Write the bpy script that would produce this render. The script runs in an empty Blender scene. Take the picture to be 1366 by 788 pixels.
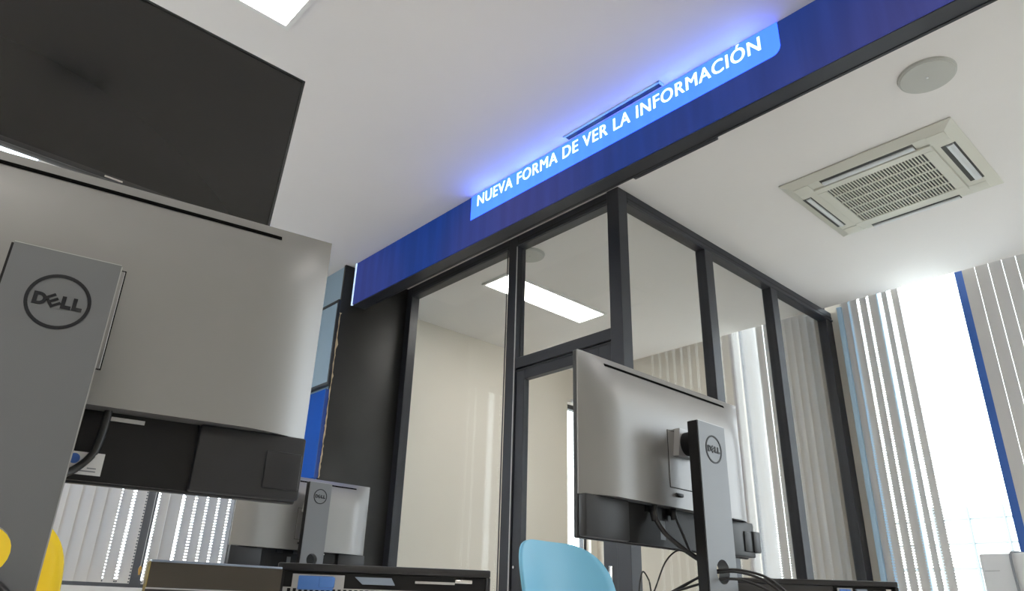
import bpy, bmesh, math, random
from mathutils import Vector, Matrix
random.seed(7)
S = bpy.context.scene
C = S.collection
PI = math.pi
EYE = 0.77                      # camera height above the floor
def E(z): return z + EYE        # heights measured from the eye
CE = E(2.55)                    # ceiling height beyond the display beam
CF = E(2.572)                   # ceiling height on the near side of it
def ceil_at(y): return CF if y < 2.7 else CE

# ------------------------------------------------------------------ camera
cam = bpy.data.cameras.new('camera'); co = bpy.data.objects.new('camera', cam); C.objects.link(co)
cam.sensor_width = 36; cam.lens = 25.528; cam.clip_start = 0.02; cam.clip_end = 300
f_, yaw, pit, rol = 968.66, 0.835626, 0.413001, 0.029991
fw = Vector((-math.sin(yaw)*math.cos(pit), math.cos(yaw)*math.cos(pit), math.sin(pit)))
rt = Vector((math.cos(yaw), math.sin(yaw), 0)); up = rt.cross(fw)
r2 = math.cos(rol)*rt + math.sin(rol)*up; u2 = -math.sin(rol)*rt + math.cos(rol)*up
co.matrix_world = Matrix(((r2.x, u2.x, -fw.x, 0), (r2.y, u2.y, -fw.y, 0), (r2.z, u2.z, -fw.z, EYE), (0, 0, 0, 1)))
S.camera = co

# ------------------------------------------------------------------ world, exposure
w = bpy.data.worlds.new('World'); S.world = w; w.use_nodes = True
bg = w.node_tree.nodes['Background']; bg.inputs[0].default_value = (0.86, 0.94, 1.0, 1); bg.inputs[1].default_value = 7.0
S.view_settings.view_transform = 'Standard'; S.view_settings.look = 'None'
S.cycles.diffuse_bounces = 6; S.cycles.transparent_max_bounces = 24
S.view_settings.exposure = 0.17; S.view_settings.gamma = 1.0; S.view_settings.use_curve_mapping = False
PANEL = 14.5                    # radiance of the ceiling light panels
sun = bpy.data.lights.new('sun', 'SUN'); sun.energy = 3.0; sun.angle = 0.02
so = bpy.data.objects.new('sun', sun); C.objects.link(so); so.rotation_euler = (math.radians(38), math.radians(-12), 0)

# ------------------------------------------------------------------ materials
MATS = {}
def mat(name, col, rough=.5, metal=0., spec=.5, emit=None, es=1., noise=None, bump=None):
    m = bpy.data.materials.new(name); m.use_nodes = True; nt = m.node_tree
    b = nt.nodes['Principled BSDF']
    b.inputs['Base Color'].default_value = (*col, 1); b.inputs['Roughness'].default_value = rough
    b.inputs['Metallic'].default_value = metal; b.inputs['Specular IOR Level'].default_value = spec
    if emit: b.inputs['Emission Color'].default_value = (*emit, 1); b.inputs['Emission Strength'].default_value = es
    if noise or bump:
        tc = nt.nodes.new('ShaderNodeTexCoord'); n = nt.nodes.new('ShaderNodeTexNoise')
        n.inputs['Scale'].default_value = (noise or bump)[0]; n.inputs['Detail'].default_value = 4
        nt.links.new(tc.outputs['Object'], n.inputs['Vector'])
        if noise:
            r = nt.nodes.new('ShaderNodeValToRGB'); a = noise[1]
            r.color_ramp.elements[0].position = .3; r.color_ramp.elements[1].position = .7
            r.color_ramp.elements[0].color = (*[c*(1-a) for c in col], 1); r.color_ramp.elements[1].color = (*[min(1, c*(1+a)) for c in col], 1)
            nt.links.new(n.outputs['Fac'], r.inputs['Fac']); nt.links.new(r.outputs['Color'], b.inputs['Base Color'])
        if bump:
            bp = nt.nodes.new('ShaderNodeBump'); bp.inputs['Strength'].default_value = bump[1]; bp.inputs['Distance'].default_value = .002
            nt.links.new(n.outputs['Fac'], bp.inputs['Height']); nt.links.new(bp.outputs['Normal'], b.inputs['Normal'])
    MATS[name] = m; return m
mat('ceiling_paint', (.79, .762, .745), .85, noise=(1.2, .015))
mat('wall_paint', (.74, .71, .65), .85, noise=(1.0, .02))
mat('room_paint', (.77, .72, .645), .85, noise=(1.0, .02))
mat('floor_vinyl', (.62, .60, .57), .45, noise=(6, .08))
mat('black_panel', (.020, .020, .019), .5, noise=(2.5, .25))
mat('frame_dark', (.022, .024, .032), .38, noise=(5, .15))
mat('frame_groove', (.008, .008, .01), .5)
mat('frame_glare_blue', (.02, .075, .28), .45)  # dark frame with the window's blue glare mixed into its colour
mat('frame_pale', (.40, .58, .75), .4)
mat('silver', (.265, .261, .259), .38, .5, noise=(3, .03))
mat('silver_light', (.40, .40, .40), .35, .3, noise=(3, .02))
mat('column_grey', (.155, .162, .172), .42, .3, noise=(3, .02))
mat('plastic_black', (.012, .0125, .0155), .45, noise=(8, .15))
mat('plastic_deep', (.006, .006, .007), .5, spec=.3)
mat('slot_black', (.002, .002, .002), .9, spec=.05)
mat('logo_dark', (.010, .011, .014), .5, spec=.3)
mat('tv_screen', (.016, .0155, .0155), .09, spec=.55)
mat('tv_bezel', (.02, .02, .021), .35)
mat('chrome', (.7, .7, .7), .2, 1.)
mat('cable_black', (.012, .012, .013), .45)
mat('cable_grey', (.25, .27, .30), .45)
mat('sticker', (.72, .72, .72), .5)
mat('sticker_blue', (.05, .16, .55), .5)
mat('pc_dark', (.022, .022, .024), .33, noise=(10, .2))
mat('pc_brown', (.05, .040, .028), .25, noise=(4, .3))
mat('pc_rim', (.30, .36, .46), .3, .6)
mat('pc_grey', (.52, .52, .52), .4, .3, noise=(20, .08))
mat('latch_blue', (.10, .26, .70), .4)
mat('chair_blue', (.17, .47, .66), .42, noise=(4, .03))
mat('chair_yellow', (.93, .66, .01), .42, noise=(4, .03))
mat('chair_metal', (.35, .35, .36), .35, .8)
mat('caster_black', (.02, .02, .02), .5)
mat('desk_white', (.75, .74, .72), .4, noise=(8, .02))
mat('desk_leg', (.20, .20, .21), .4, .5)
mat('ac_white', (.63, .62, .55), .45, noise=(2, .02))
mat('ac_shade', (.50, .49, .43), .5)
mat('ac_dark', (.05, .05, .045), .6)
mat('speaker_grey', (.50, .50, .47), .6, bump=(900, .3))
mat('board_pale', (.30, .43, .55), .35, noise=(2, .05))
mat('panel_blue', (.003, .10, .55), .6, spec=.25)
mat('panel_blue_edge', (.004, .05, .30), .4)
mat('torn_beige', (.55, .45, .30), .8)
mat('printer_white', (.62, .64, .66), .45, noise=(6, .02))
mat('printer_grey', (.22, .23, .25), .5)
mat('amber', (.55, .30, .05), .4)
mat('rail_white', (.62, .64, .66), .4)
mat('facade', (.85, .85, .83), .8, noise=(1, .04))
mat('facade_line', (.16, .19, .20), .8)
mat('ground', (.30, .31, .28), .9, noise=(.3, .2))
mat('light_frame', (.78, .78, .76), .5)
mat('light_panel', (.9, .9, .9), .5, emit=(1.0, .965, .91), es=PANEL)
mat('strip_light', (.9, .9, .9), .5, emit=(.75, .88, 1.0), es=1.8)
mat('sign_text', (.6, .8, .9), .5, emit=(.72, .93, 1.0), es=1.1)
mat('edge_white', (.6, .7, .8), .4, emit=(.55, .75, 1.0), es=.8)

def node_mat(name):
    m = bpy.data.materials.new(name); m.use_nodes = True; nt = m.node_tree; nt.nodes.clear()
    MATS[name] = m; o = nt.nodes.new('ShaderNodeOutputMaterial'); return m, nt, o
# clear partition glass: transparent with a Fresnel reflection and faint smudges
m, nt, o = node_mat('glass')
lw = nt.nodes.new('ShaderNodeLayerWeight'); lw.inputs['Blend'].default_value = .5
pw = nt.nodes.new('ShaderNodeMath'); pw.operation = 'POWER'; pw.inputs[1].default_value = 4.5; nt.links.new(lw.outputs['Facing'], pw.inputs[0])
fr = nt.nodes.new('ShaderNodeMath'); fr.operation = 'MULTIPLY_ADD'; fr.inputs[1].default_value = .5; fr.inputs[2].default_value = .012; nt.links.new(pw.outputs[0], fr.inputs[0])
tr = nt.nodes.new('ShaderNodeBsdfTransparent'); tr.inputs[0].default_value = (.965, .97, .965, 1)
gl = nt.nodes.new('ShaderNodeBsdfGlossy'); gl.inputs['Roughness'].default_value = .01; gl.inputs[0].default_value = (.9, .9, .9, 1)
mx = nt.nodes.new('ShaderNodeMixShader'); nt.links.new(fr.outputs[0], mx.inputs[0]); nt.links.new(tr.outputs[0], mx.inputs[1]); nt.links.new(gl.outputs[0], mx.inputs[2])
nt.links.new(mx.outputs[0], o.inputs[0])
# fabric blind slat: diffuse + translucent, with a row of punched holes along each edge
m, nt, o = node_mat('slat_fabric')
tc = nt.nodes.new('ShaderNodeTexCoord'); sp = nt.nodes.new('ShaderNodeSeparateXYZ'); nt.links.new(tc.outputs['Object'], sp.inputs[0])
def mth(op, a, b=None, c=None):
    n = nt.nodes.new('ShaderNodeMath'); n.operation = op
    for i, v in enumerate((a, b, c)):
        if v is None: continue
        if isinstance(v, (int, float)): n.inputs[i].default_value = v
        else: nt.links.new(v, n.inputs[i])
    return n.outputs[0]
PX = .020
fz = mth('SUBTRACT', mth('FRACT', mth('DIVIDE', sp.outputs['Z'], PX)), .5)
ax = mth('SUBTRACT', mth('ABSOLUTE', sp.outputs['X']), .0385)
d2 = mth('ADD', mth('POWER', mth('MULTIPLY', fz, PX), 2), mth('POWER', ax, 2))
hole = mth('LESS_THAN', d2, .0052**2)
df = nt.nodes.new('ShaderNodeBsdfDiffuse'); df.inputs[0].default_value = (.57, .525, .47, 1)
tl = nt.nodes.new('ShaderNodeBsdfTranslucent'); tl.inputs[0].default_value = (.26, .36, .50, 1)
nz = nt.nodes.new('ShaderNodeTexNoise'); nz.inputs['Scale'].default_value = 40
nt.links.new(tc.outputs['Object'], nz.inputs['Vector'])
mr = nt.nodes.new('ShaderNodeMapRange'); mr.inputs['To Min'].default_value = .035; mr.inputs['To Max'].default_value = .06
nt.links.new(nz.outputs['Fac'], mr.inputs[0])
m1 = nt.nodes.new('ShaderNodeMixShader'); nt.links.new(mr.outputs[0], m1.inputs[0]); nt.links.new(df.outputs[0], m1.inputs[1]); nt.links.new(tl.outputs[0], m1.inputs[2])
tp = nt.nodes.new('ShaderNodeBsdfTransparent')
m2 = nt.nodes.new('ShaderNodeMixShader'); nt.links.new(hole, m2.inputs[0]); nt.links.new(m1.outputs[0], m2.inputs[1]); nt.links.new(tp.outputs[0], m2.inputs[2])
nt.links.new(m2.outputs[0], o.inputs[0])
m = MATS['slat_fabric'].copy(); m.name = 'slat_plain'; MATS['slat_plain'] = m   # the same cloth without punched edges
nt2 = m.node_tree; out2 = next(n for n in nt2.nodes if n.type == 'OUTPUT_MATERIAL'); mix2 = out2.inputs[0].links[0].from_node
nt2.links.new(mix2.inputs[1].links[0].from_socket, out2.inputs[0])
# LED display picture: deep blue, drifting to violet, with faint upright streaks
def led(name, ca, cb, strength, streak):
    m, nt, o = node_mat(name)
    tc = nt.nodes.new('ShaderNodeTexCoord'); mp = nt.nodes.new('ShaderNodeMapping'); mp.inputs['Scale'].default_value = (1, 1, .6)
    nt.links.new(tc.outputs['Object'], mp.inputs[0])
    n = nt.nodes.new('ShaderNodeTexNoise'); n.inputs['Scale'].default_value = .7; nt.links.new(mp.outputs[0], n.inputs['Vector'])
    r = nt.nodes.new('ShaderNodeValToRGB'); r.color_ramp.elements[0].position = .38; r.color_ramp.elements[1].position = .62
    r.color_ramp.elements[0].color = (*ca, 1); r.color_ramp.elements[1].color = (*cb, 1); nt.links.new(n.outputs['Fac'], r.inputs[0])
    mp2 = nt.nodes.new('ShaderNodeMapping'); mp2.inputs['Scale'].default_value = (14, 1, 1.2); nt.links.new(tc.outputs['Object'], mp2.inputs[0])
    n2 = nt.nodes.new('ShaderNodeTexNoise'); n2.inputs['Scale'].default_value = 1.0; nt.links.new(mp2.outputs[0], n2.inputs['Vector'])
    mr = nt.nodes.new('ShaderNodeMapRange'); mr.inputs['From Min'].default_value = .35; mr.inputs['From Max'].default_value = .65
    mr.inputs['To Min'].default_value = strength*(1-streak); mr.inputs['To Max'].default_value = strength*(1+streak); nt.links.new(n2.outputs['Fac'], mr.inputs[0])
    e = nt.nodes.new('ShaderNodeEmission'); nt.links.new(r.outputs[0], e.inputs[0]); nt.links.new(mr.outputs[0], e.inputs[1])
    g = nt.nodes.new('ShaderNodeBsdfDiffuse'); g.inputs[0].default_value = (.02, .02, .025, 1)
    a = nt.nodes.new('ShaderNodeAddShader'); nt.links.new(e.outputs[0], a.inputs[0]); nt.links.new(g.outputs[0], a.inputs[1]); nt.links.new(a.outputs[0], o.inputs[0])
led('led_blue', (.008, .042, .25), (.046, .055, .24), .78, .10)
led('led_banner', (.085, .30, 4.6), (.10, .35, 4.6), 1.0, .04)

# ------------------------------------------------------------------ helpers
class MB:
    def __init__(s): s.bm = bmesh.new()
    def box(s, x0, x1, y0, y1, z0, z1, bev=0, seg=2):
        r = bmesh.ops.create_cube(s.bm, size=1)['verts']
        for v in r: v.co = Vector((x0+(v.co.x+.5)*(x1-x0), y0+(v.co.y+.5)*(y1-y0), z0+(v.co.z+.5)*(z1-z0)))
        if bev:
            es = list({e for v in r for e in v.link_edges})
            bmesh.ops.bevel(s.bm, geom=es, offset=bev, segments=seg, affect='EDGES', profile=.5)
        return s
    def cyl(s, p, q, ra, rb=None, n=24, caps=True):
        p, q = Vector(p), Vector(q); d = q-p; rb = ra if rb is None else rb
        r = bmesh.ops.create_cone(s.bm, cap_ends=caps, segments=n, radius1=ra, radius2=rb, depth=d.length)['verts']
        M = Matrix.Translation((p+q)/2) @ d.to_track_quat('Z', 'Y').to_matrix().to_4x4()
        bmesh.ops.transform(s.bm, matrix=M, verts=r); return s
    def prism(s, pts, x0, x1, axis='x'):
        # outline pts (u,v) extruded along an axis
        def P(u, v, t): return {'x': (t, u, v), 'y': (u, t, v), 'z': (u, v, t)}[axis]
        a = [s.bm.verts.new(P(u, v, x0)) for u, v in pts]; b = [s.bm.verts.new(P(u, v, x1)) for u, v in pts]
        s.bm.faces.new(a); s.bm.faces.new(list(reversed(b))); n = len(pts)
        for i in range(n): s.bm.faces.new((a[i], b[i], b[(i+1) % n], a[(i+1) % n]))
        return s
    def tube(s, pts, r, n=8):
        pts = smooth_path([Vector(p) for p in pts]); rings = []
        for i, p in enumerate(pts):
            t = (pts[min(i+1, len(pts)-1)] - pts[max(i-1, 0)]).normalized()
            a = t.cross(Vector((.3, .2, 1)) if abs(t.z) < .9 else Vector((1, 0, 0))).normalized(); b = t.cross(a)
            rings.append([s.bm.verts.new(p + r*(math.cos(k*2*PI/n)*a + math.sin(k*2*PI/n)*b)) for k in range(n)])
        for A, B in zip(rings, rings[1:]):
            for k in range(n): s.bm.faces.new((A[k], A[(k+1) % n], B[(k+1) % n], B[k]))
        s.bm.faces.new(rings[0]); s.bm.faces.new(list(reversed(rings[-1]))); return s
    def build(s, name, m, parent=None, smooth=False, normals=True):
        if normals: bmesh.ops.recalc_face_normals(s.bm, faces=s.bm.faces)
        me = bpy.data.meshes.new(name); s.bm.to_mesh(me); s.bm.free()
        return link(name, me, m, parent, smooth)
def link(name, me, m, parent=None, smooth=False):
    if m and not me.materials: me.materials.append(MATS[m])
    if smooth:
        for p in me.polygons: p.use_smooth = True
        if smooth == 'auto':
            try: me.set_sharp_from_angle(angle=math.radians(35))
            except Exception: pass
    o = bpy.data.objects.new(name, me); C.objects.link(o)
    if parent: o.parent = parent
    return o
def smooth_path(P, k=6):
    out = []
    for i in range(len(P)-1):
        a, b, c, d = P[max(i-1, 0)], P[i], P[i+1], P[min(i+2, len(P)-1)]
        for j in range(k):
            t = j/k
            out.append(.5*((2*b) + (c-a)*t + (2*a-5*b+4*c-d)*t*t + (-a+3*b-3*c+d)*t**3))
    return out + [P[-1]]
def thing(name, label, cat, loc=(0, 0, 0), rz=0, group=None):
    o = bpy.data.objects.new(name, None); C.objects.link(o); o.location = loc; o.rotation_euler = (0, 0, rz)
    o.empty_display_size = .05; tag(o, label, cat, group); return o
def tag(o, label, cat, group=None):
    o['label'] = label; o['category'] = cat
    if group: o['group'] = group
    return o
def struct(o): o['kind'] = 'structure'; return o
def sroot(name, loc=(0, 0, 0)):
    o = bpy.data.objects.new(name, None); C.objects.link(o); o.location = loc; return struct(o)
def bx(name, m, parent, *a, bev=0, seg=2):
    return MB().box(*a, bev=bev, seg=seg).build(name, m, parent, 'auto' if bev else False)
def text_mesh(txt, size, bold=0., ext=.001, space=1.0):
    cu = bpy.data.curves.new('txt', 'FONT'); cu.body = txt; cu.size = size; cu.extrude = ext; cu.offset = bold; cu.space_character = space
    cu.resolution_u = 4
    ob = bpy.data.objects.new('txt', cu); C.objects.link(ob)
    dg = bpy.context.evaluated_depsgraph_get(); me = bpy.data.meshes.new_from_object(ob.evaluated_get(dg))
    bpy.data.objects.remove(ob); bpy.data.curves.remove(cu)
    me.materials.clear(); return me
def bounds(me):
    xs = [v.co.x for v in me.vertices]; ys = [v.co.y for v in me.vertices]; return min(xs), max(xs), min(ys), max(ys)

# ------------------------------------------------------------------ the shell of the room
XL, XR, YB, YF = -5.6, 3.2, -3.2, 6.2
GX, GY = -2.53, 3.22            # glass partition corner
RX = -5.38                      # left wall of the glazed office
struct(bx('floor', 'floor_vinyl', None, XL-.2, XR+.2, YB-.2, YF+.2, -.1, 0))
struct(bx('ceiling', 'ceiling_paint', None, XL-.2, XR+.2, YB-.2, 2.74, CF, CF+.12))
struct(bx('ceiling_rear', 'ceiling_paint', None, XL-.2, XR+.2, 2.74, 6.0, CE, CE+.38))
struct(bx('ceiling_recess', 'ceiling_paint', None, XL-.2, XR+.2, 6.0, YF+.4, CE+.35, CE+.38))
struct(bx('wall_right', 'wall_paint', None, XR, XR+.2, YB, YF, 0, CF))
struct(bx('wall_back', 'wall_paint', None, XL, XR, YB-.2, YB, 0, CF))
def wall_with_holes(name, m, axis, t0, t1, a0, a1, z0, z1, holes):
    """a wall slab cut by rectangular holes (sorted, full list of (a0,a1,z0,z1))"""
    b = MB()
    def add(p, q, zz0, zz1):
        if q-p < 1e-4 or zz1-zz0 < 1e-4: return
        if axis == 'x': b.box(p, q, t0, t1, zz0, zz1)
        else: b.box(t0, t1, p, q, zz0, zz1)
    cur = a0
    for h0, h1, hz0, hz1 in holes:
        add(cur, h0, z0, z1); add(h0, h1, z0, hz0); add(h0, h1, hz1, z1); cur = h1
    add(cur, a1, z0, z1)
    return struct(b.build(name, m))
def window(name, axis, t, a0, a1, z0, z1, muls, m='frame_dark', pale=()):
    r = sroot(name)
    def part(nm, mm, p, q, zz0, zz1, d):
        if axis == 'x': return bx(nm, mm, r, p, q, t-d, t+d, zz0, zz1)
        return bx(nm, mm, r, t-d, t+d, p, q, zz0, zz1)
    part('frame_rail', m, a0, a1, z0, z0+.05, .03); part('frame_rail', m, a0, a1, z1-.05, z1, .03)
    xs = [(a0, a0+.045)] + list(muls) + [(a1-.045, a1)]
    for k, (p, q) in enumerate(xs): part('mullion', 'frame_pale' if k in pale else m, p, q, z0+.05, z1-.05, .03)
    for (p, q), (p2, q2) in zip(xs, xs[1:]): part('pane', 'glass', q, p2, z0+.05, z1-.05, .004)
    return r
# far wall with the tall windows
wall_with_holes('wall_front', 'room_paint', 'x', YF, YF+.2, XL, XR, 0, CE+.35, [(-3.50, -2.60, .25, CE+.35), (-2.42, 2.9, .10, CE+.35)])
window('window_1', 'x', YF+.06, -3.50, -2.60, .25, CE+.35, [])
window('window_2', 'x', YF+.06, -2.42, 2.9, .10, CE+.35, [(-2.19, -2.14), (-1.525, -1.435), (-.45, -.37), (.62, .70), (1.70, 1.78)], 'frame_glare_blue', (0, 1))
# left wall with its window
wall_with_holes('wall_left', 'wall_paint', 'y', XL-.2, XL, YB, 2.58, 0, CF, [(-2.2, 2.50, E(.09), CE-.35)])
window('window_3', 'y', XL-.06, -2.2, 2.50, E(.09), CE-.35, [(-.6, -.52), (1.671, 1.751)])
struct(bx('trim_1', 'desk_white', None, XL-.02, XL+.16, -2.25, 2.55, E(.05), E(.09), bev=.004))
# office side wall with a narrow window slit at the corner
wall_with_holes('wall_office', 'room_paint', 'y', RX-.15, RX, 3.3, YF, 0, CE, [(5.74, 6.10, .5, E(2.17))])
window('window_4', 'y', RX-.10, 5.74, 6.10, .5, E(2.17), [])
struct(bx('baseboard_front', 'frame_dark', None, RX+.002, -3.5, YF-.015, YF-.001, 0, .08))

# partition block: black flank, pale front, hung board and blue panel
blk = sroot('wall_partition')
bx('core', 'board_pale', blk, XL, -4.90, 2.59, 3.30, 0, CF)
bx('black_cladding', 'black_panel', blk, -4.90, -4.875, 2.575, 3.255, 0, CF, bev=.003)
tn = MB(); zz = E(.86); pts = []
while zz < E(2.16):
    pts.append((2.575+random.uniform(-.004, .004), zz)); zz += random.uniform(.012, .04)
base = [(2.579+abs(random.gauss(0, .006)), z) for _, z in pts]
tn.prism(pts + base[::-1], -4.8745, -4.873, 'x'); tn.build('torn_edge', 'torn_beige', blk)

b = thing('wall_board', 'pale blue board with dark frame hung above the vivid blue panel', 'board', (-5.23, 2.59, E(1.56)))
bx('board_face', 'board_pale', b, -.345, .345, -.028, 0, .015, .69)
for a in ((-.355, -.335, 0, .70), (.335, .352, 0, .70), (-.335, .335, 0, .02), (-.335, .335, .68, .70)):
    bx('frame_bar', 'frame_dark', b, a[0], a[1], -.036, 0, a[2], a[3])
b = thing('blue_panel', 'vivid blue panel on the wall beside the black column', 'panel', (-5.23, 2.59, E(.86)))
bx('panel_face', 'panel_blue', b, -.35, .345, -.045, -.004, 0, .66, bev=.003)
bx('panel_edge', 'panel_blue_edge', b, .345, .352, -.044, -.0, .0, .66)
bx('panel_back', 'panel_blue_edge', b, -.35, .345, -.004, 0, 0, .66)

# ------------------------------------------------------------------ glazed office partition
ZT = E(2.46); TR0, TR1 = E(1.525), E(1.60)
g = sroot('wall_glass_front')
def post(parent, x0, x1, y0, y1, z0, z1, name='post'): return bx(name, 'frame_dark', parent, x0, x1, y0, y1, z0, z1, bev=.003, seg=1)
post(g, -4.875, -4.80, GY-.03, GY+.05, 0, CE); post(g, -3.575, -3.475, GY-.03, GY+.05, 0, CE)
post(g, -2.625, GX, GY-.04, GY+.05, 0, CE, 'corner_post')
for x0, x1 in ((-4.80, -3.575), (-3.475, -2.625)):
    post(g, x0, x1, GY-.03, GY+.05, ZT, CE, 'top_rail')
    bx('rail_groove', 'frame_groove', g, x0, x1, GY-.032, GY-.030, ZT+.035, ZT+.043)
    bx('rail_lip', 'frame_dark', g, x0, x1, GY-.038, GY-.030, ZT+.004, ZT+.018)
post(g, -3.475, -2.625, GY-.03, GY+.05, TR0, TR1, 'transom')
post(g, -4.80, -3.575, GY-.03, GY+.05, 0, .10, 'bottom_rail')
bx('pane', 'glass', g, -4.80, -3.575, GY+.006, GY+.014, .10, ZT); bx('pane', 'glass', g, -3.475, -2.625, GY+.006, GY+.014, TR1, ZT)
for x in (-4.80, -3.487, -3.587): bx('glazing_bead', 'pc_grey' if x == -3.487 else 'frame_dark', g, x, x+.008, GY-.034, GY-.030, .1, ZT)
d = sroot('door_1')
post(d, -3.472, -3.395, GY-.02, GY+.03, .01, TR0-.006, 'stile'); post(d, -2.735, -2.628, GY-.02, GY+.03, .01, TR0-.006, 'stile')
post(d, -3.395, -2.735, GY-.02, GY+.03, TR0-.085, TR0-.006, 'head_rail'); post(d, -3.395, -2.735, GY-.02, GY+.03, .01, .12, 'kick_rail')
bx('pane', 'glass', d, -3.395, -2.735, GY+.001, GY+.009, .12, TR0-.085)
bx('head_groove', 'frame_groove', d, -3.472, -2.628, GY-.024, GY-.02, TR0-.022, TR0-.014)
bx('lock_plate', 'chrome', d, -2.695, -2.670, GY-.026, GY-.02, E(.16), E(.25), bev=.002)
hb = MB().cyl((-3.44, GY-.022, E(.26)), (-3.44, GY-.035, E(.26)), .008); hb.build('hinge_pin', 'chrome', d, 'auto')
g = sroot('wall_glass_side')
ys = [(4.15, 4.25), (5.08, 5.18), (6.03, 6.15)]
post(g, GX-.08, GX, GY+.05, 6.15, ZT, CE, 'top_rail')
bx('rail_groove', 'frame_groove', g, GX, GX+.002, GY+.05, 6.15, ZT+.035, ZT+.043); bx('rail_lip', 'frame_dark', g, GX, GX+.008, GY+.05, 6.15, ZT+.004, ZT+.018)
post(g, GX-.08, GX, GY+.05, 6.15, 0, .10, 'bottom_rail')
for a, c in ys: post(g, GX-.08, GX, a, c, .10, ZT)
p = GY+.05
for a, c in ys: bx('pane', 'glass', g, GX-.044, GX-.036, p, a, .10, ZT); p = c
struct(bx('trim_2', 'room_paint', None, GX-.08, -2.44, 6.15, 6.2, 0, CE))
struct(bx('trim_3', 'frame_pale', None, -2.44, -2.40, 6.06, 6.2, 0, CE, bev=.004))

# ------------------------------------------------------------------ hanging LED display beam
BX0, BX1, BY0, BY1, BZ = -4.80, 1.6, 2.625, 2.745, E(2.203)
bm_ = thing('led_display_beam', 'long deep blue LED display beam hung from the ceiling, showing a pale blue banner', 'display', (0, 0, 0))
bx('housing', 'frame_dark', bm_, BX0, BX1, BY0+.008, BY1, BZ, CF-.001)
bx('screen', 'led_blue', bm_, BX0+.018, BX1, BY0, BY0+.008, BZ+.004, CF-.003)
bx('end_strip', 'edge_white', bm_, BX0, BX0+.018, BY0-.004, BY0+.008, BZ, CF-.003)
bx('soffit_lip', 'frame_groove', bm_, BX0+.2, BX1, BY1-.020, BY1-.014, BZ-.003, BZ)
bx('soffit_cover', 'frame_dark', bm_, -2.07, -1.55, BY1-.004, BY1+.016, BZ-.003, BZ+.02)
# banner with one rounded corner
z0, z1, x0, x1, r = E(2.391), CF-.003, -3.335, -1.112, .045
pts = [(x0, z0)] + [(x1-r+r*math.sin(a), z0+r-r*math.cos(a)) for a in [i*PI/16 for i in range(9)]] + [(x1, z1), (x0, z1)]
ban = MB().prism(pts, BY0-.003, BY0-.0005, 'y').build('banner', 'led_banner', bm_)
ref = text_mesh('N', .1); cap = bounds(ref)[3]; bpy.data.meshes.remove(ref)
b = MB()
me = text_mesh('NUEVA FORMA DE VER LA INFORMACI\u00d3N', .1, ext=.0006, space=1.10); bb = bounds(me)
sx = 2.062/(bb[1]-bb[0]); sz = .080/cap
for dx in (-.0026, 0, .0026):
    m_ = me.copy()
    for v in m_.vertices: v.co = Vector((-3.268+(v.co.x-bb[0])*sx+dx, BY0-.004-v.co.z, E(2.472)+v.co.y*sz - .009*(v.co.x-bb[0])/(bb[1]-bb[0])))
    b.bm.from_mesh(m_); bpy.data.meshes.remove(m_)
bpy.data.meshes.remove(me); b.build('banner_text', 'sign_text', ban, normals=False)
h = thing('ceiling_hatch', 'narrow dark hatch frame in the ceiling along the banner top', 'hatch', (-2.09, 2.578, CF))
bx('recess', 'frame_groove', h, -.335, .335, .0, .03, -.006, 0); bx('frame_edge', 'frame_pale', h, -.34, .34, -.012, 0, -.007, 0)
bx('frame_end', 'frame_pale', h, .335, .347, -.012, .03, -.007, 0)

# ------------------------------------------------------------------ ceiling fittings
def light_panel(label, cx, cy, wx, wy, t=.018, group=None):
    L = thing('ceiling_light', label, 'light', (cx, cy, ceil_at(cy)), 0, group)
    f = .022
    for a in ((-wx/2, wx/2, -wy/2, -wy/2+f), (-wx/2, wx/2, wy/2-f, wy/2), (-wx/2, -wx/2+f, -wy/2+f, wy/2-f), (wx/2-f, wx/2, -wy/2+f, wy/2-f)):
        bx('frame', 'light_frame', L, *a, -t, 0)
    bx('diffuser', 'light_panel', L, -wx/2+f, wx/2-f, -wy/2+f, wy/2-f, -t*.6, -.001)
    return L
light_panel('square lit ceiling panel beside the hanging television', -2.46, .68, .62, .62)
for k, (x, y) in enumerate(((.35, 2.28), (.2, -1.05), (-2.46, -1.7), (2.0, -1.7), (1.5, 4.3), (-4.6, -1.7))):  # panels out of view; the first is added to brighten the monitor tops
    light_panel('unseen square lit ceiling panel over the open floor away from the television', x, y, .62, .62, group='unseen square ceiling lights over the open floor')
light_panel('long narrow lit ceiling panel inside the glazed office', -4.145, 4.165, .34, 1.22)
def speaker(label, x, y, r):
    s = thing('ceiling_speaker', label, 'speaker', (x, y, CE))
    b = MB(); b.cyl((0, 0, -.012), (0, 0, 0), r-.004, r, 48); b.build('rim', 'speaker_grey', s, 'auto')
    b = MB(); b.cyl((0, 0, -.016), (0, 0, -.012), r-.012, r-.008, 48); b.build('grille', 'speaker_grey', s, 'auto')
    b = MB(); b.cyl((0, 0, -.019), (0, 0, -.016), .006, .006, 12); b.build('badge', 'chrome', s)
speaker('round grey ceiling speaker near the air conditioner', -.76, 3.466, .135)
speaker('round grey ceiling speaker inside the glazed office', -3.64, 3.46, .12)

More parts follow.
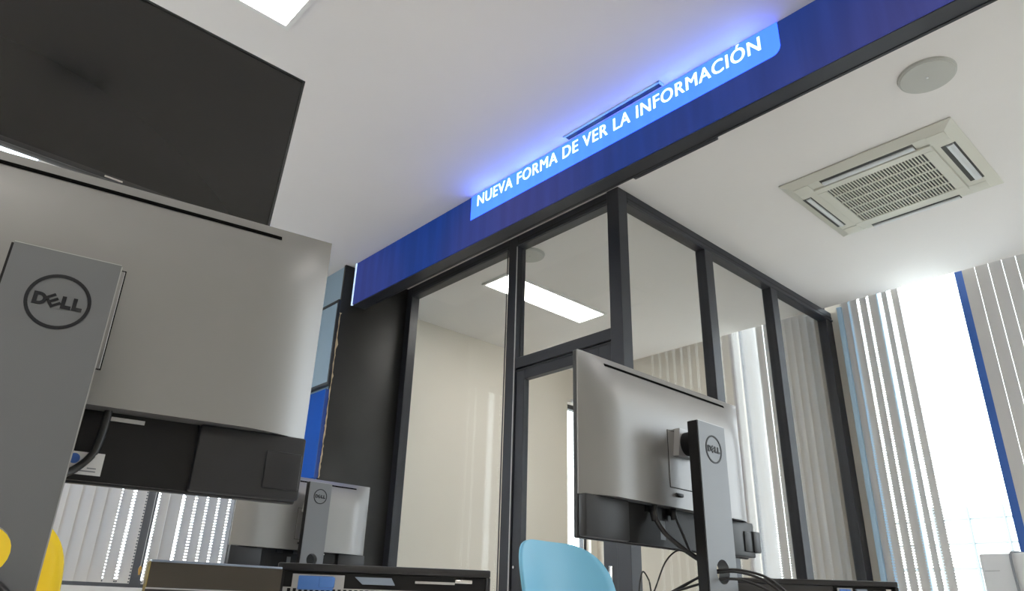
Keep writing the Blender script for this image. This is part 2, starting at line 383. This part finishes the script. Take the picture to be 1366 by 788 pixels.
def cassette():
    a = thing('air_conditioner', 'cream square ceiling cassette air conditioner with central grille', 'air conditioner', (-1.30, 4.36, CE))
    W = .505; V = .46; t = .035
    b = MB(); ip = [(-W, -V), (W, -V), (W, V), (-W, V)]; op = [(-W+.06, -V+.06), (W-.06, -V+.06), (W-.06, V-.06), (-W+.06, V-.06)]
    b.box(-W, W, -V, V, -.010, 0, bev=.004)
    top = [b.bm.verts.new((x, y, -.010)) for x, y in ip]; low = [b.bm.verts.new((x, y, -t)) for x, y in op]
    for i in range(4): b.bm.faces.new((top[i], top[(i+1) % 4], low[(i+1) % 4], low[i]))
    b.bm.faces.new(low); b.bm.faces.new(list(reversed(top))); b.build('panel', 'ac_white', a)
    # air outlets with louvers
    for k, (cx, cy, hx, hy) in enumerate(((0, -.355, .275, .038), (0, .395, .275, .026), (.415, 0, .038, .25), (-.425, 0, .028, .25))):
        o = bx('outlet', 'ac_dark', a, cx-hx, cx+hx, cy-hy, cy+hy, -t-.0008, -t+.004)
        if hx > hy:
            l = MB().prism([(cy-hy*.35, -t-.001), (cy+hy*.70, -t-.001), (cy+hy*.62, -t-.008), (cy+hy*.1, -t-.011), (cy-hy*.28, -t-.008)], cx-hx+.006, cx+hx-.006, 'x')
        else:
            l = MB().prism([(cx-hx*.35, -t-.001), (cx+hx*.70, -t-.001), (cx+hx*.62, -t-.008), (cx+hx*.1, -t-.011), (cx-hx*.28, -t-.008)], cy-hy+.006, cy+hy-.006, 'y')
        l.build('louver', 'rail_white', o)
    for sx in (-1, 1):
        for sy in (-1, 1):
            bx('corner_cover', 'ac_white', a, min(sx*.345, sx*.445), max(sx*.345, sx*.445), min(sy*.305, sy*.40), max(sy*.305, sy*.40), -t-.003, -t+.002, bev=.002)
    # grille
    gx, gy = .345, .322
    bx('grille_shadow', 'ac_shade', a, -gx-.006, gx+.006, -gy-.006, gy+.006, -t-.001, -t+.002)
    gr = bx('grille_backing', 'ac_dark', a, -gx+.05, gx-.05, -gy+.05, gy-.05, -t-.0035, -t-.001)
    for q in ((-gx, gx, -gy, -gy+.055), (-gx, gx, gy-.055, gy), (-gx, -gx+.055, -gy+.055, gy-.055), (gx-.055, gx, -gy+.055, gy-.055)):
        bx('grille_frame', 'ac_white', a, *q, -t-.012, -t-.001, bev=.002, seg=1)
    ix, iy = gx-.055, gy-.055
    for k in range(1, 5): y = -iy+2*iy*k/5; bx('cross_bar', 'ac_white', gr, -ix, ix, y-.005, y+.005, -t-.011, -t-.0035)
    n = 32; f0 = bx('fin', 'ac_white', gr, -.0032, .0032, -iy, iy, -t-.010, -t-.0035); f0.location.x = -ix
    for k in range(1, n+1):
        c = f0.copy(); C.objects.link(c); c.location.x = -ix+2*ix*k/n
cassette()

# slim strip light at the ceiling behind the television
L = thing('strip_light', 'slim bluish white strip light behind the television, with a row of dark holes', 'light', (-4.88, -.25, CF))
bx('housing', 'rail_white', L, -.06, -.02, -.8, .62, -.06, 0); bx('diffuser', 'strip_light', L, -.02, .02, -.8, .62, -.06, 0)
hd = bx('hole', 'slot_black', L, .02, .021, -.006, .006, -.050, -.040); hd.location.y = .54
for k in range(1, 24):
    c = hd.copy(); C.objects.link(c); c.location.y = .54-.02*k
bx('bracket', 'rail_white', L, -.02, .02, .62, .64, -.04, 0)

# ------------------------------------------------------------------ vertical blinds
def slat_mesh(h, m='slat_fabric'):
    wv, n = .0445, 6; vs, fs = [], []
    for i in range(n+1):
        u = -1+2*i/n
        for z in (0, h): vs.append((u*wv, .006*(1-u*u), z))
    for i in range(n): fs.append((2*i, 2*i+2, 2*i+3, 2*i+1))
    me = bpy.data.meshes.new('slat'); me.from_pydata(vs, [], fs); me.materials.append(MATS[m])
    for p in me.polygons: p.use_smooth = True
    return me
def blind(label, axis, t, z0, z1, slats, a0, a1, pull=None):
    """slats: list of (position, turn in degrees from closed)"""
    r = thing('vertical_blind', label, 'blind', ((a0+a1)/2, t, z1) if axis == 'x' else (t, (a0+a1)/2, z1))
    c = (a0+a1)/2; hw = (a1-a0)/2
    if axis == 'x': bx('headrail', 'rail_white', r, -hw, hw, -.022, .022, -.035, -.002, bev=.003)
    else: bx('headrail', 'rail_white', r, -.022, .022, -hw, hw, -.035, -.002, bev=.003)
    me = slat_mesh(z1-.04-z0); me2 = slat_mesh(z1-.04-z0, 'slat_plain')
    for p, a, *q in slats:
        s = link('slat', me2 if q else me, None, r)
        s.location = (p-c, 0, -(z1-z0)) if axis == 'x' else (0, p-c, -(z1-z0))
        s.rotation_euler = (0, 0, math.radians(a) + (0 if axis == 'x' else PI/2))
    for p in (pull or []):
        b = MB(); b.cyl((0, 0, 0), (0, 0, .04), .006, .011, 10).cyl((0, 0, .04), (0, 0, .055), .011, .004, 10)
        s = b.build('pull_weight', 'amber', r, True); s.location = (p-c, -.03, -(z1-z0)+.06) if axis == 'x' else (.05, p-c, -(z1-z0)+.055)
        b = MB(); b.cyl((0, 0, .055), (0, 0, z1-z0-.12), .0015, n=6); b.build('pull_cord', 'rail_white', s)
def rng(a, b, st): 
    o = []; x = a
    while x <= b+1e-6: o.append(x); x += st
    return o
ZB = .14; ZH = CE+.12
blind('vertical blind bunched between the glass partition and the bare bright pane', 'x', 6.07, ZB, ZH, [(-2.372, -19), (-2.292, -19), (-2.212, -19), (-2.132, -12), (-2.035, -35), (-1.95, -24)], -2.40, -1.90)
blind('vertical blind drawn closed beyond the window mullion tinted blue by glare', 'x', 6.07, ZB, ZH, [(x, 7, 1) for x in rng(-1.385, .9, .092)], -1.44, 1.0)
blind('vertical blind on the window seen through the glazed office', 'x', 6.07, .3, ZH, [(-3.475, 20), (-3.333, 20), (-3.285, 20), (-3.196, 20)] + [(x, 18, 1) for x in rng(-3.102, -2.60, .0705)], -3.50, -2.60)
blind('vertical blind on the side wall window left of the dark mullion', 'y', XL+.06, E(.115), CE-.3, [(1.437-.0775*k, 6, 1) for k in range(24, -1, -1)] + [(1.523, 5), (1.611, 5)], -.50, 1.66, pull=[1.69])
blind('vertical blind on the side wall window beside the blue panel', 'y', XL+.06, E(.115), CE-.3, [(1.772, 5), (1.845, 5, 1), (1.944, 5), (2.029, 5), (2.111, 5), (2.193, 5), (2.275, 5), (2.36, 5), (2.44, 5)], 1.755, 2.5, pull=[1.785])
blind('short vertical blind over the slit window in the office corner', 'y', RX+.05, .55, E(2.20), [(5.83, 40), (5.93, 40)], 5.76, 6.0)

# ------------------------------------------------------------------ outside
struct(bx('ground', 'ground', None, -120, 120, 12, 160, -9, -8.5))
bd = thing('building', 'pale distant building seen through the bright window', 'building', (-14, 62, -8.5))
bx('wall', 'facade', bd, -16, 16, 0, 12, 0, 17.5)
for k in range(14): bx('fin', 'facade_line', bd, -15.5+k*2.3, -15.35+k*2.3, -.3, 0, 0, 17.5)
for k in range(10): bx('window_band', 'facade_line', bd, -16, 16, -.06, 0, 1.2+k*1.7, 1.32+k*1.7)

# ------------------------------------------------------------------ television
tv = thing('television', 'large black flat television hung from the ceiling, tilted down', 'television', (-2.348, .335, E(1.592)))
TVW, TVH = .593, .336
tb = bpy.data.objects.new('tilt_head', None)
def tvpart(name, m, *a, bev=0, parent=None):
    o = bx(name, m, parent or tv, *a, bev=bev)
    if not parent: o.rotation_euler = (0, math.radians(8.5), 0)
    return o
tc_ = tvpart('cabinet', 'tv_bezel', -.05, -.004, -TVW, TVW, -TVH, TVH, bev=.004)
tvpart('screen', 'tv_screen', -.004, 0, -TVW+.008, TVW-.008, -TVH+.016, TVH-.008)
for a in ((-TVW, TVW, TVH-.008, TVH), (-TVW, TVW, -TVH, -TVH+.016), (-TVW, -TVW+.008, -TVH+.016, TVH-.008), (TVW-.008, TVW, -TVH+.016, TVH-.008)):
    tvpart('bezel', 'tv_bezel', -.004, .004, *a)
tvpart('logo', 'chrome', .004, .0048, .03, .085, -TVH+.004, -TVH+.010)
tvpart('mount_plate', 'plastic_black', -.085, -.05, -.15, .15, -.15, .15)
b = MB(); b.cyl((-.115, -.04, -.05), (-.115, -.04, CF-E(1.592)), .025); b.build('ceiling_pole', 'plastic_black', tv, 'auto')
bx('ceiling_plate', 'plastic_black', tv, -.20, -.03, -.12, .04, CF-E(1.592)-.012, CF-E(1.592))

# ------------------------------------------------------------------ monitors
def logo_mesh():
    b = MB(); n = 48; R1, R0 = .0268, .0238
    vs = []
    for rr, x in ((R1, .0008), (R0, .0008), (R1, -.001), (R0, -.001)):
        vs.append([b.bm.verts.new((x, rr*math.cos(2*PI*k/n), rr*math.sin(2*PI*k/n))) for k in range(n)])
    for k in range(n):
        j = (k+1) % n
        b.bm.faces.new((vs[0][k], vs[0][j], vs[1][j], vs[1][k])); b.bm.faces.new((vs[0][k], vs[2][k], vs[2][j], vs[0][j])); b.bm.faces.new((vs[1][k], vs[1][j], vs[3][j], vs[3][k]))
    def pl(pts, cy, rot=0):
        c, q = math.cos(rot), math.sin(rot); b.prism([(cy+u*c-t*q, u*q+t*c) for u, t in pts], -.0005, .0009, 'x')
    h, k = .0060, .0034
    for cy in (.0068, .0160): pl([(-.0042, -h), (.0042, -h), (.0042, -h+k), (-.0042+k, -h+k), (-.0042+k, h), (-.0042, h)], cy)
    e, w2, q = .0058, .0046, .0024          # the tilted E
    pl([(-w2, -e), (w2, -e), (w2, -e+q), (-w2+q, -e+q), (-w2+q, -q/2), (w2, -q/2), (w2, q/2), (-w2+q, q/2), (-w2+q, e-q), (w2, e-q), (w2, e), (-w2, e)], -.0042, .62)
    nn = 10; D0 = [(-.0052, -h), (-.0004, -h)] + [(-.0004+.0062*math.sin(PI*i/nn), -h*math.cos(PI*i/nn)) for i in range(1, nn)] + [(-.0004, h), (-.0052, h)]
    g_ = h-.0026; D1 = [(-.0018, -g_), (-.0010, -g_)] + [(-.0010+.0038*math.sin(PI*i/nn), -g_*math.cos(PI*i/nn)) for i in range(1, nn)] + [(-.0010, g_), (-.0018, g_)]
    for i in range(len(D0)):
        j = (i+1) % len(D0); A4 = (D0[i], D0[j], D1[j], D1[i])
        va = [b.bm.verts.new((.0009, u-.0150, t)) for u, t in A4]; b.bm.faces.new(va)
        vb = [b.bm.verts.new((-.0005, u-.0150, t)) for u, t in A4]; b.bm.faces.new((va[0], va[1], vb[1], vb[0])); b.bm.faces.new((va[2], va[3], vb[3], vb[2]))
    bmesh.ops.recalc_face_normals(b.bm, faces=b.bm.faces)
    me = bpy.data.meshes.new('logo'); b.bm.to_mesh(me); b.bm.free(); me.materials.append(MATS['logo_dark']); return me
LOGO = logo_mesh()
DESK = E(-.035)
def monitor(label, px, py, rz, top, coltop, colx=.10, coly=0., group='silver computer monitors', sticker=False, block=True, lean=0.):
    r = thing('computer_monitor', label, 'monitor', (px, py, DESK), rz, group)
    T = top-DESK; B = T-.333; SB = T-.261; W = .269
    pan = bx('panel', 'plastic_black', r, -.010, 0, -W, W, B, T, bev=.0015, seg=1)
    bx('display', 'tv_screen', pan, -.0106, -.010, -W+.006, W-.006, B+.016, T-.006)
    # bulged silver back
    D, RCH = .029, .085
    ny, nz = 44, 26; b = MB(); G = []
    def dep(y, z):
        s = min((W-abs(y))/RCH, 1.); t = min((T-z)/(RCH*1.3), 1.)
        k = (1-(1-s)**2) * (1-(1-t)**2)
        return .003 + D*k
    for i in range(ny+1):
        u = -1+2*i/ny; y = W*math.sin(u*PI/2*.999)*1.0 if False else W*(u*.55+.45*math.sin(u*PI/2)); row = []
        for j in range(nz+1):
            v = j/nz; z = T-(T-SB)*(v**1.6); row.append(b.bm.verts.new((dep(y, z), y, z)))
        G.append(row)
    for i in range(ny):
        for j in range(nz): b.bm.faces.new((G[i][j], G[i][j+1], G[i+1][j+1], G[i+1][j]))
    rim = [G[i][0] for i in range(ny+1)] + [G[ny][j] for j in range(1, nz+1)] + [G[i][nz] for i in range(ny-1, -1, -1)] + [G[0][j] for j in range(nz-1, 0, -1)]
    bk = [b.bm.verts.new((0, v.co.y, v.co.z)) for v in rim]
    for i in range(len(rim)): j = (i+1) % len(rim); b.bm.faces.new((rim[i], rim[j], bk[j], bk[i]))
    b.bm.faces.new(bk)
    bc = b.build('back_cover', 'silver', r, 'auto')
    zs = T-.0165; b = MB(); m_ = 24; rows = []
    for i in range(m_+1):
        y = -.203+.406*i/m_; d0 = dep(y, zs)
        rows.append([b.bm.verts.new((d0-.004, y, zs-.0025)), b.bm.verts.new((dep(y, zs-.0025)+.0012, y, zs-.0025)), b.bm.verts.new((dep(y, zs+.0025)+.0012, y, zs+.0025)), b.bm.verts.new((d0-.004, y, zs+.0025))])
    for A, Bq in zip(rows, rows[1:]):
        for k in range(4): b.bm.faces.new((A[k], A[(k+1) % 4], Bq[(k+1) % 4], Bq[k]))
    b.bm.faces.new(rows[0]); b.bm.faces.new(rows[-1]); b.build('vent_slot', 'slot_black', bc)
    # black lower section: outer wings, recessed port bay
    bx('lower_cover', 'plastic_black', r, 0, .018, -W+.001, -.152, B+.002, SB, bev=.003); bx('lower_cover', 'plastic_black', r, 0, .018, .152, W-.001, B+.002, SB, bev=.003)
    bay = bx('port_bay', 'plastic_deep', r, 0, .008, -.152, .152, B+.002, SB)
    bx('port_strip', 'pc_grey', bay, .008, .010, .064, .098, SB-.0085, SB-.0045)
    for y in (-.082, -.018): bx('port', 'plastic_black', bay, .008, .012, y-.012, y+.012, SB-.012, SB-.002)
    bx('rating_label', 'column_grey', bay, .008, .0085, -.05, -.035, B+.014, B+.048)
    if block:
        bx('side_block', 'plastic_black', r, .012, .0205, W-.044, W-.004, B+.012, B+.053, bev=.002)
        if block > 1: bx('side_block', 'plastic_black', r, .008, .024, W-.014, W+.014, B+.012, B+.055, bev=.003)
    # mounting plate, joint and column
    zc = max(min(coltop-DESK-.030, T-.10), SB+.05)
    vz = (T+SB)/2
    bx('plate_seam', 'slot_black', r, .028, .0327, -.0450, .0450, SB+.0355, T-.1150)
    vp = bx('mount_plate', 'silver', r, .028, .0332, -.0444, .0444, SB+.0361, T-.1156, bev=.001, seg=1)
    bx('release_tab', 'plastic_black', vp, .0310, .0370, -.030, -.008, SB+.020, SB+.027, bev=.002)
    b = MB().prism([(-.030, zc-.028), (.030, zc-.028), (.022, zc+.026), (-.022, zc+.026)], .0332, .046, 'x'); b.build('joint_bracket', 'silver_light', r)
    b = MB().cyl((.036, 0, zc-.003), (colx-.02, 0, zc-.003), .023); b.build('joint', 'plastic_deep', r, 'auto')
    HW, th = .0450, .022; hz, hr = coltop-DESK-.268, .021; n = 24
    ct = coltop-DESK; b = MB(); f0, f1 = colx-th, colx
    sq = []
    for k in range(n):
        a = 2*PI*k/n; c, s_ = math.cos(a), math.sin(a); q = HW/max(abs(c), abs(s_)); sq.append((q*c, hz+q*s_))
    ring = {}
    for x in (f0, f1):
        ring[x] = ([b.bm.verts.new((x, y, z)) for y, z in sq], [b.bm.verts.new((x, hr*math.cos(2*PI*k/n), hz+hr*math.sin(2*PI*k/n))) for k in range(n)])
        for k in range(n): j = (k+1) % n; b.bm.faces.new((ring[x][0][k], ring[x][0][j], ring[x][1][j], ring[x][1][k]))
    for k in range(n):
        j = (k+1) % n
        b.bm.faces.new((ring[f0][1][k], ring[f0][1][j], ring[f1][1][j], ring[f1][1][k]))
        if abs(abs(sq[k][0])-HW) < 1e-6 and abs(abs(sq[j][0])-HW) < 1e-6 and sq[k][0]*sq[j][0] > 0: b.bm.faces.new((ring[f0][0][k], ring[f0][0][j], ring[f1][0][j], ring[f1][0][k]))
    b.box(f0, f1, -HW, HW, hz+HW, ct); b.box(f0, f1, -HW, HW, .010, hz-HW)
    col = b.build('column', 'column_grey', r)
    col.location.y = coly
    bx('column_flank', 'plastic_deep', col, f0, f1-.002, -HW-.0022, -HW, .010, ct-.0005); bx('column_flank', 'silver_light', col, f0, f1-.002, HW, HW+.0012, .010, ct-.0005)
    bx('column_cap', 'silver_light', col, f0+.001, f1-.001, -HW, HW, ct, ct+.0012)
    lo = link('logo', LOGO, None, col); lo.location = (f1, .002, ct-.049)
    ba = MB(); pts = []
    for cx, cy, a0 in ((.12, .065, 0), (-.03, .065, 90), (-.03, -.065, 180), (.12, -.065, 270)):
        for k in range(6): a = math.radians(a0+18*k); pts.append((cx+.015*math.cos(a)-.0, cy+.015*math.sin(a)))
    ba.prism(pts, .001, .012, 'z'); ba.build('base', 'column_grey', r)
    if sticker:
        st = bx('sticker', 'sticker', bay, .008, .0085, .022, .0692, B+.0075, B+.0295)
        b = MB().cyl((.0085, .0430, B+.0225), (.0089, .0430, B+.0225), .0050); b.build('sticker_emblem', 'sticker_blue', st)
        for k in range(2): bx('sticker_print', 'printer_grey', st, .0085, .0088, .050+.006*k, .064, B+.0105+.003*k, B+.0117+.003*k)
    return r, T, B, SB
A = math.radians(10.5)
lm, T, B, SB = monitor('large silver monitor with yellow chair showing behind its column', -.844, .130, -A, E(.440), E(.303), coly=-.007, sticker=True)
b = MB().tube([(.014, .062, SB+.008), (.014, .062, SB-.010), (.014, .061, SB-.028), (.014, .057, SB-.046), (.016, .042, SB-.064), (.040, .010, SB-.085), (.060, -.01, SB-.12)], .0038)
b.build('power_cable', 'cable_black', lm, True)
rm, T, B, SB = monitor('silver monitor above the blue chair, with thick cable hanging', -.862, 1.213, 0, E(.453), E(.347), coly=.005, block=2)
b = MB().tube([(.022, -.082, SB+.006), (.022, -.082, SB-.014), (.024, -.078, SB-.032), (.035, -.062, SB-.056), (.055, -.036, SB-.080), (.075, -.012, SB-.100), (.085, .0, SB-.12)], .0045)
b.cyl((.016, -.082, SB-.004), (.020, -.081, SB-.028), .0075, .006); b.build('power_cable', 'cable_black', rm, True)
b = MB().tube([(.020, -.018, SB+.004), (.022, -.016, SB-.02), (.030, -.008, SB-.05), (.04, -.004, SB-.08)], .0025); b.cyl((.016, -.018, SB), (.018, -.018, SB-.02), .006); b.build('signal_cable', 'cable_black', rm, True)
sm, _, _, _ = monitor('silver monitor on the far desk beside the black column', -2.60, 1.338, 0, E(.452), E(.425), block=False)

# cables through the column holes (points in room coordinates)
def cable(par, pts, r, name='cable'):
    o = MB().tube(pts, r).build(name, 'cable_black', par, True)
    o.matrix_parent_inverse = (Matrix.Translation(par.location) @ Matrix.Rotation(par.rotation_euler.z, 4, 'Z')).inverted()
for k, (dy, dz) in enumerate(((0, 0), (.010, .004), (-.004, -.012))):
    cable(rm, [(-.86, 1.18+dy, E(.040)), (-.80, 1.20+dy, E(.070+dz)), (-.762, 1.208+dy*.4, E(.078+dz)), (-.735, 1.235+dy, E(.078+dz)), (-.70, 1.262+dy*1.5, E(.062+dz)), (-.67, 1.29+dy*2, E(.02)), (-.65, 1.30+dy*2, DESK+.003)], .0022)
cable(rm, [(-.83, 1.06, DESK+.003), (-.83, 1.06, E(.03)), (-.83, 1.072, E(.072)), (-.83, 1.09, E(.060)), (-.83, 1.10, E(.040)), (-.82, 1.125, E(.09)), (-.81, 1.15, E(.112)), (-.80, 1.17, E(.108))], .0014, 'thin_wire')
for dy in (0, .008, .016):
    cable(lm, [(-.80, .06-dy, E(.045)), (-.75, .085-dy, E(.035)), (-.725, .105-dy, E(.020)), (-.70, .125-dy, E(.002)), (-.67, .15-dy, DESK+.004)], .0032)

# ------------------------------------------------------------------ desks and computers
def desk(label, x0, x1, y0, y1):
    d = thing('desk', label, 'desk', ((x0+x1)/2, (y0+y1)/2, 0)); hx, hy = (x1-x0)/2, (y1-y0)/2
    bx('desktop', 'desk_white', d, -hx, hx, -hy, hy, DESK-.028, DESK, bev=.003)
    for sx in (-1, 1):
        for sy in (-1, 1): bx('leg', 'desk_leg', d, sx*(hx-.06)-.02, sx*(hx-.06)+.02, sy*(hy-.06)-.02, sy*(hy-.06)+.02, 0, DESK-.028)
    bx('modesty_panel', 'desk_white', d, hx-.05, hx-.035, -hy+.1, hy-.1, .35, DESK-.03)
desk('white desk carrying the two large silver monitors', -1.30, -.44, -.70, 2.30)
desk('white desk carrying the far monitor by the black column', -3.05, -2.15, .30, 2.10)

def pc(label, p0, p1, ztop, dark_frac, name='desktop_computer'):
    """rear face runs p0 -> p1 (left to right as seen); body behind it"""
    p0, p1 = Vector((*p0, 0)), Vector((*p1, 0)); L = (p1-p0).length; a = math.atan2(p1.y-p0.y, p1.x-p0.x)
    r = thing(name, label, 'computer', (p0.x, p0.y, DESK), a); H = ztop-DESK
    body = bx('case', 'pc_dark', r, 0, L, .004, .22, .0, H, bev=.004)
    bx('top_lip', 'pc_dark', r, 0, L, -.004, .006, H-.010, H, bev=.002)
    dk = L*dark_frac
    if dark_frac > .1: bx('side_cover', 'pc_dark', r, 0, dk, -.004, .006, .004, H-.010, bev=.002)
    x = dk+.004; w_ = L-x-.006
    bx('rear_recess', 'plastic_deep', r, x, L-.006, .001, .0045, .004, H-.012)
    bx('end_post', 'pc_dark', r, L-.006, L, -.004, .006, .004, H-.010, bev=.001)
    rp = bx('rear_plate', 'pc_grey', r, x, L-.008, -.002, .0012, .006, H-.030)
    # pressed teeth along the plate's top and a perforated grid below
    n = max(4, int(w_/.0075))
    t0 = bx('vent_hole', 'plastic_deep', rp, 0, .0042, -.0026, -.002, H-.0375, H-.0315); t0.location.x = x+.006
    for k in range(1, n):
        for row in (0, 1, 2):
            c = t0.copy(); C.objects.link(c); c.location.x = x+.006+k*.0072*(w_-.01)/(n*.0072); c.location.z = -.010*row
    for row in (1, 2): c = t0.copy(); C.objects.link(c); c.location.x = x+.006; c.location.z = -.010*row
    lx = x+w_*.07
    lt = bx('latch', 'latch_blue', r, lx, lx+w_*.17, -.007, .002, H-.033, H-.0155, bev=.0015)
    bx('latch_tab', 'latch_blue', lt, lx+w_*.10, lx+w_*.175, -.010, -.004, H-.030, H-.0165, bev=.0015)
    bx('latch_bracket', 'pc_grey', r, lx-w_*.03, lx+w_*.22, -.002, .002, H-.030, H-.0135)
    b = MB().prism([(x+w_*.34, H-.015), (x+w_*.52, H-.015), (x+w_*.54, H-.024), (x+w_*.38, H-.024)], -.005, .002, 'y'); b.build('release_handle', 'pc_rim', r)
    bx('clip', 'chrome', r, x+w_*.84, x+w_*.93, -.004, .003, H-.019, H-.0135, bev=.0015)
    bx('wire_bar', 'pc_grey', r, x+w_*.64, x+w_*.84, -.003, .002, H-.0205, H-.0175)
    b = MB().cyl((x+w_*.60, .004, H-.040), (x+w_*.60, -.004, H-.040), .010, n=20); b.build('connector', 'chrome', r, 'auto')
    for q in (.70, .74, .78): bx('port', 'plastic_deep', r, x+w_*q, x+w_*(q+.025), -.0035, -.001, H-.040, H-.031)
    return r
pc('desktop computer showing grey perforated rear, beside the far monitor', (-.975, .474), (-.822, .718), E(.055), .02)
pc('dark desktop computer with blue latch behind the column, near the windows', (-.812, 1.304), (-.588, 1.532), E(.0755), .62)
t = thing('slim_computer', 'slim dark brown glossy case with pale top rim beside the perforated computer', 'computer', (-.90, .36, DESK), math.radians(-6))
bx('case', 'pc_dark', t, -.016, -.002, -.071, .080, 0, E(.0425)-DESK)
bx('side_panel', 'pc_brown', t, -.002, .001, -.071, .080, E(.0165)-DESK, E(.0425)-DESK)
bx('top_rim', 'pc_rim', t, -.016, .001, -.071, .080, E(.0425)-DESK, E(.0450)-DESK, bev=.001)
bx('lower_seam', 'pc_grey', t, -.002, .0012, -.071, .072, E(.0145)-DESK, E(.0160)-DESK)

# ------------------------------------------------------------------ chairs
def chair(label, x, y, rz, m, zt):
    c = thing('swivel_chair', label, 'chair', (x, y, 0), rz)
    seat = .47
    def shell(name, fn, nu, nv, th):
        b = MB(); F = []; 
        for i in range(nu+1):
            F.append([b.bm.verts.new(fn(-1+2*i/nu, j/nv)) for j in range(nv+1)])
        for i in range(nu):
            for j in range(nv): b.bm.faces.new((F[i][j], F[i+1][j], F[i+1][j+1], F[i][j+1]))
        bmesh.ops.recalc_face_normals(b.bm, faces=b.bm.faces)
        bmesh.ops.solidify(b.bm, geom=b.bm.faces[:], thickness=th)
        return b.build(name, m, c, True)
    hb = zt-seat
    def back(u, v):
        v = math.sin(v*PI/2)**.85; hw = .175+.035*min(v*1.6, 1)
        e = max(0, (v-.70)/.30); k = max(0, 1-e**2.6)**(1/2.6)
        y = u*hw*(.25+.75*k)
        return (-.205-.10*v+.075*(abs(y)/.2)**2.2*(1-.25*v), y, seat+hb*v)
    shell('backrest', back, 20, 30, .008)
    def seatf(u, v):
        e = abs(2*v-1); hw = .20*(1-.18*e**4)
        return (-.215+.43*v, u*hw, seat+.02*u*u-.012*math.sin(v*PI)+(.03*(1-v*5)**2 if v < .2 else 0)-(.03*((v-.8)*5)**2 if v > .8 else 0))
    shell('seat', seatf, 14, 14, .010)
    b = MB().cyl((0, 0, .09), (0, 0, .30), .026).cyl((0, 0, .28), (0, 0, seat-.03), .017); b.build('gas_lift', 'chair_metal', c, 'auto')
    bx('seat_bracket', 'chair_metal', c, -.10, .10, -.08, .08, seat-.045, seat-.014, bev=.004)
    for k in range(5):
        a = 2*PI*k/5+.3; d = Vector((math.cos(a), math.sin(a), 0))
        l = MB().cyl(Vector((0, 0, .105)), d*.28+Vector((0, 0, .075)), .022, .014, 12).build('leg', 'chair_metal', c, 'auto')
        s = Vector((-d.y, d.x, 0)); p = d*.28+Vector((0, 0, .028))
        MB().cyl(p-s*.02, p+s*.02, .0275, n=18).cyl(p+Vector((0, 0, .02)), p+Vector((0, 0, .05)), .007, n=8).build('caster', 'caster_black', l, 'auto')
chair('light blue plastic shell swivel chair below the cable-hung monitor', -1.33, 1.68, math.radians(4), 'chair_blue', E(.205))
chair('yellow plastic shell swivel chair behind the sticker-bearing monitor', -1.48, .170, 0, 'chair_yellow', E(.172))

# ------------------------------------------------------------------ projector that the television mirrors
p = thing('projector', 'white ceiling projector mirrored in the black television', 'projector', (.70, .45, CF))
MB().cyl((0, 0, -.10), (0, 0, 0), .02).build('ceiling_pole', 'rail_white', p, 'auto')
bx('body', 'rail_white', p, -.13, .13, -.22, .18, -.20, -.10, bev=.012)
MB().cyl((-.13, .11, -.15), (-.165, .11, -.15), .04).build('lens', 'plastic_deep', p, 'auto')
bx('front_grille', 'plastic_black', p, -.133, -.129, -.20, .03, -.19, -.12)

# ------------------------------------------------------------------ printer on a cabinet by the window
p = thing('storage_cabinet', 'low white storage cabinet under the printer by the windows', 'cabinet', (-.70, 3.85, 0))
bx('body', 'printer_white', p, -.42, .42, -.25, .25, .04, E(-.02), bev=.004); bx('plinth', 'printer_grey', p, -.40, .40, -.23, .23, 0, .04)
for s_ in (-1, 1):
    dd = bx('door', 'printer_white', p, min(s_*.005, s_*.415), max(s_*.005, s_*.415), -.268, -.25, .06, E(-.05), bev=.003); bx('handle', 'chrome', dd, s_*.05-.006, s_*.05+.006, -.285, -.268, .4, .55, bev=.002)
p = thing('printer', 'white boxy printer with cable over its top by the windows', 'printer', (-.80, 3.80, E(-.02)))
bx('body', 'printer_white', p, -.235, .235, -.20, .20, .0, .302, bev=.006)
bx('panel_seam', 'printer_grey', p, -.236, .236, -.2012, -.19, .136, .139); bx('panel_seam', 'printer_grey', p, -.225, -.170, -.2012, -.19, .235, .2365)
bx('front_tray', 'printer_white', p, -.20, .20, -.212, -.20, .03, .12, bev=.003)
for x in (-.20, .20): MB().cyl((x, -.2035, .150), (x, -.199, .150), .003, n=10).build('screw', 'printer_grey', p)
b = MB().tube([(-.09, .05, .307), (-.10, -.10, .308), (-.112, -.185, .307), (-.118, -.210, .290), (-.118, -.212, .22), (-.112, -.212, .10), (-.10, -.215, .02)], .005); b.build('data_cable', 'cable_grey', p, True)
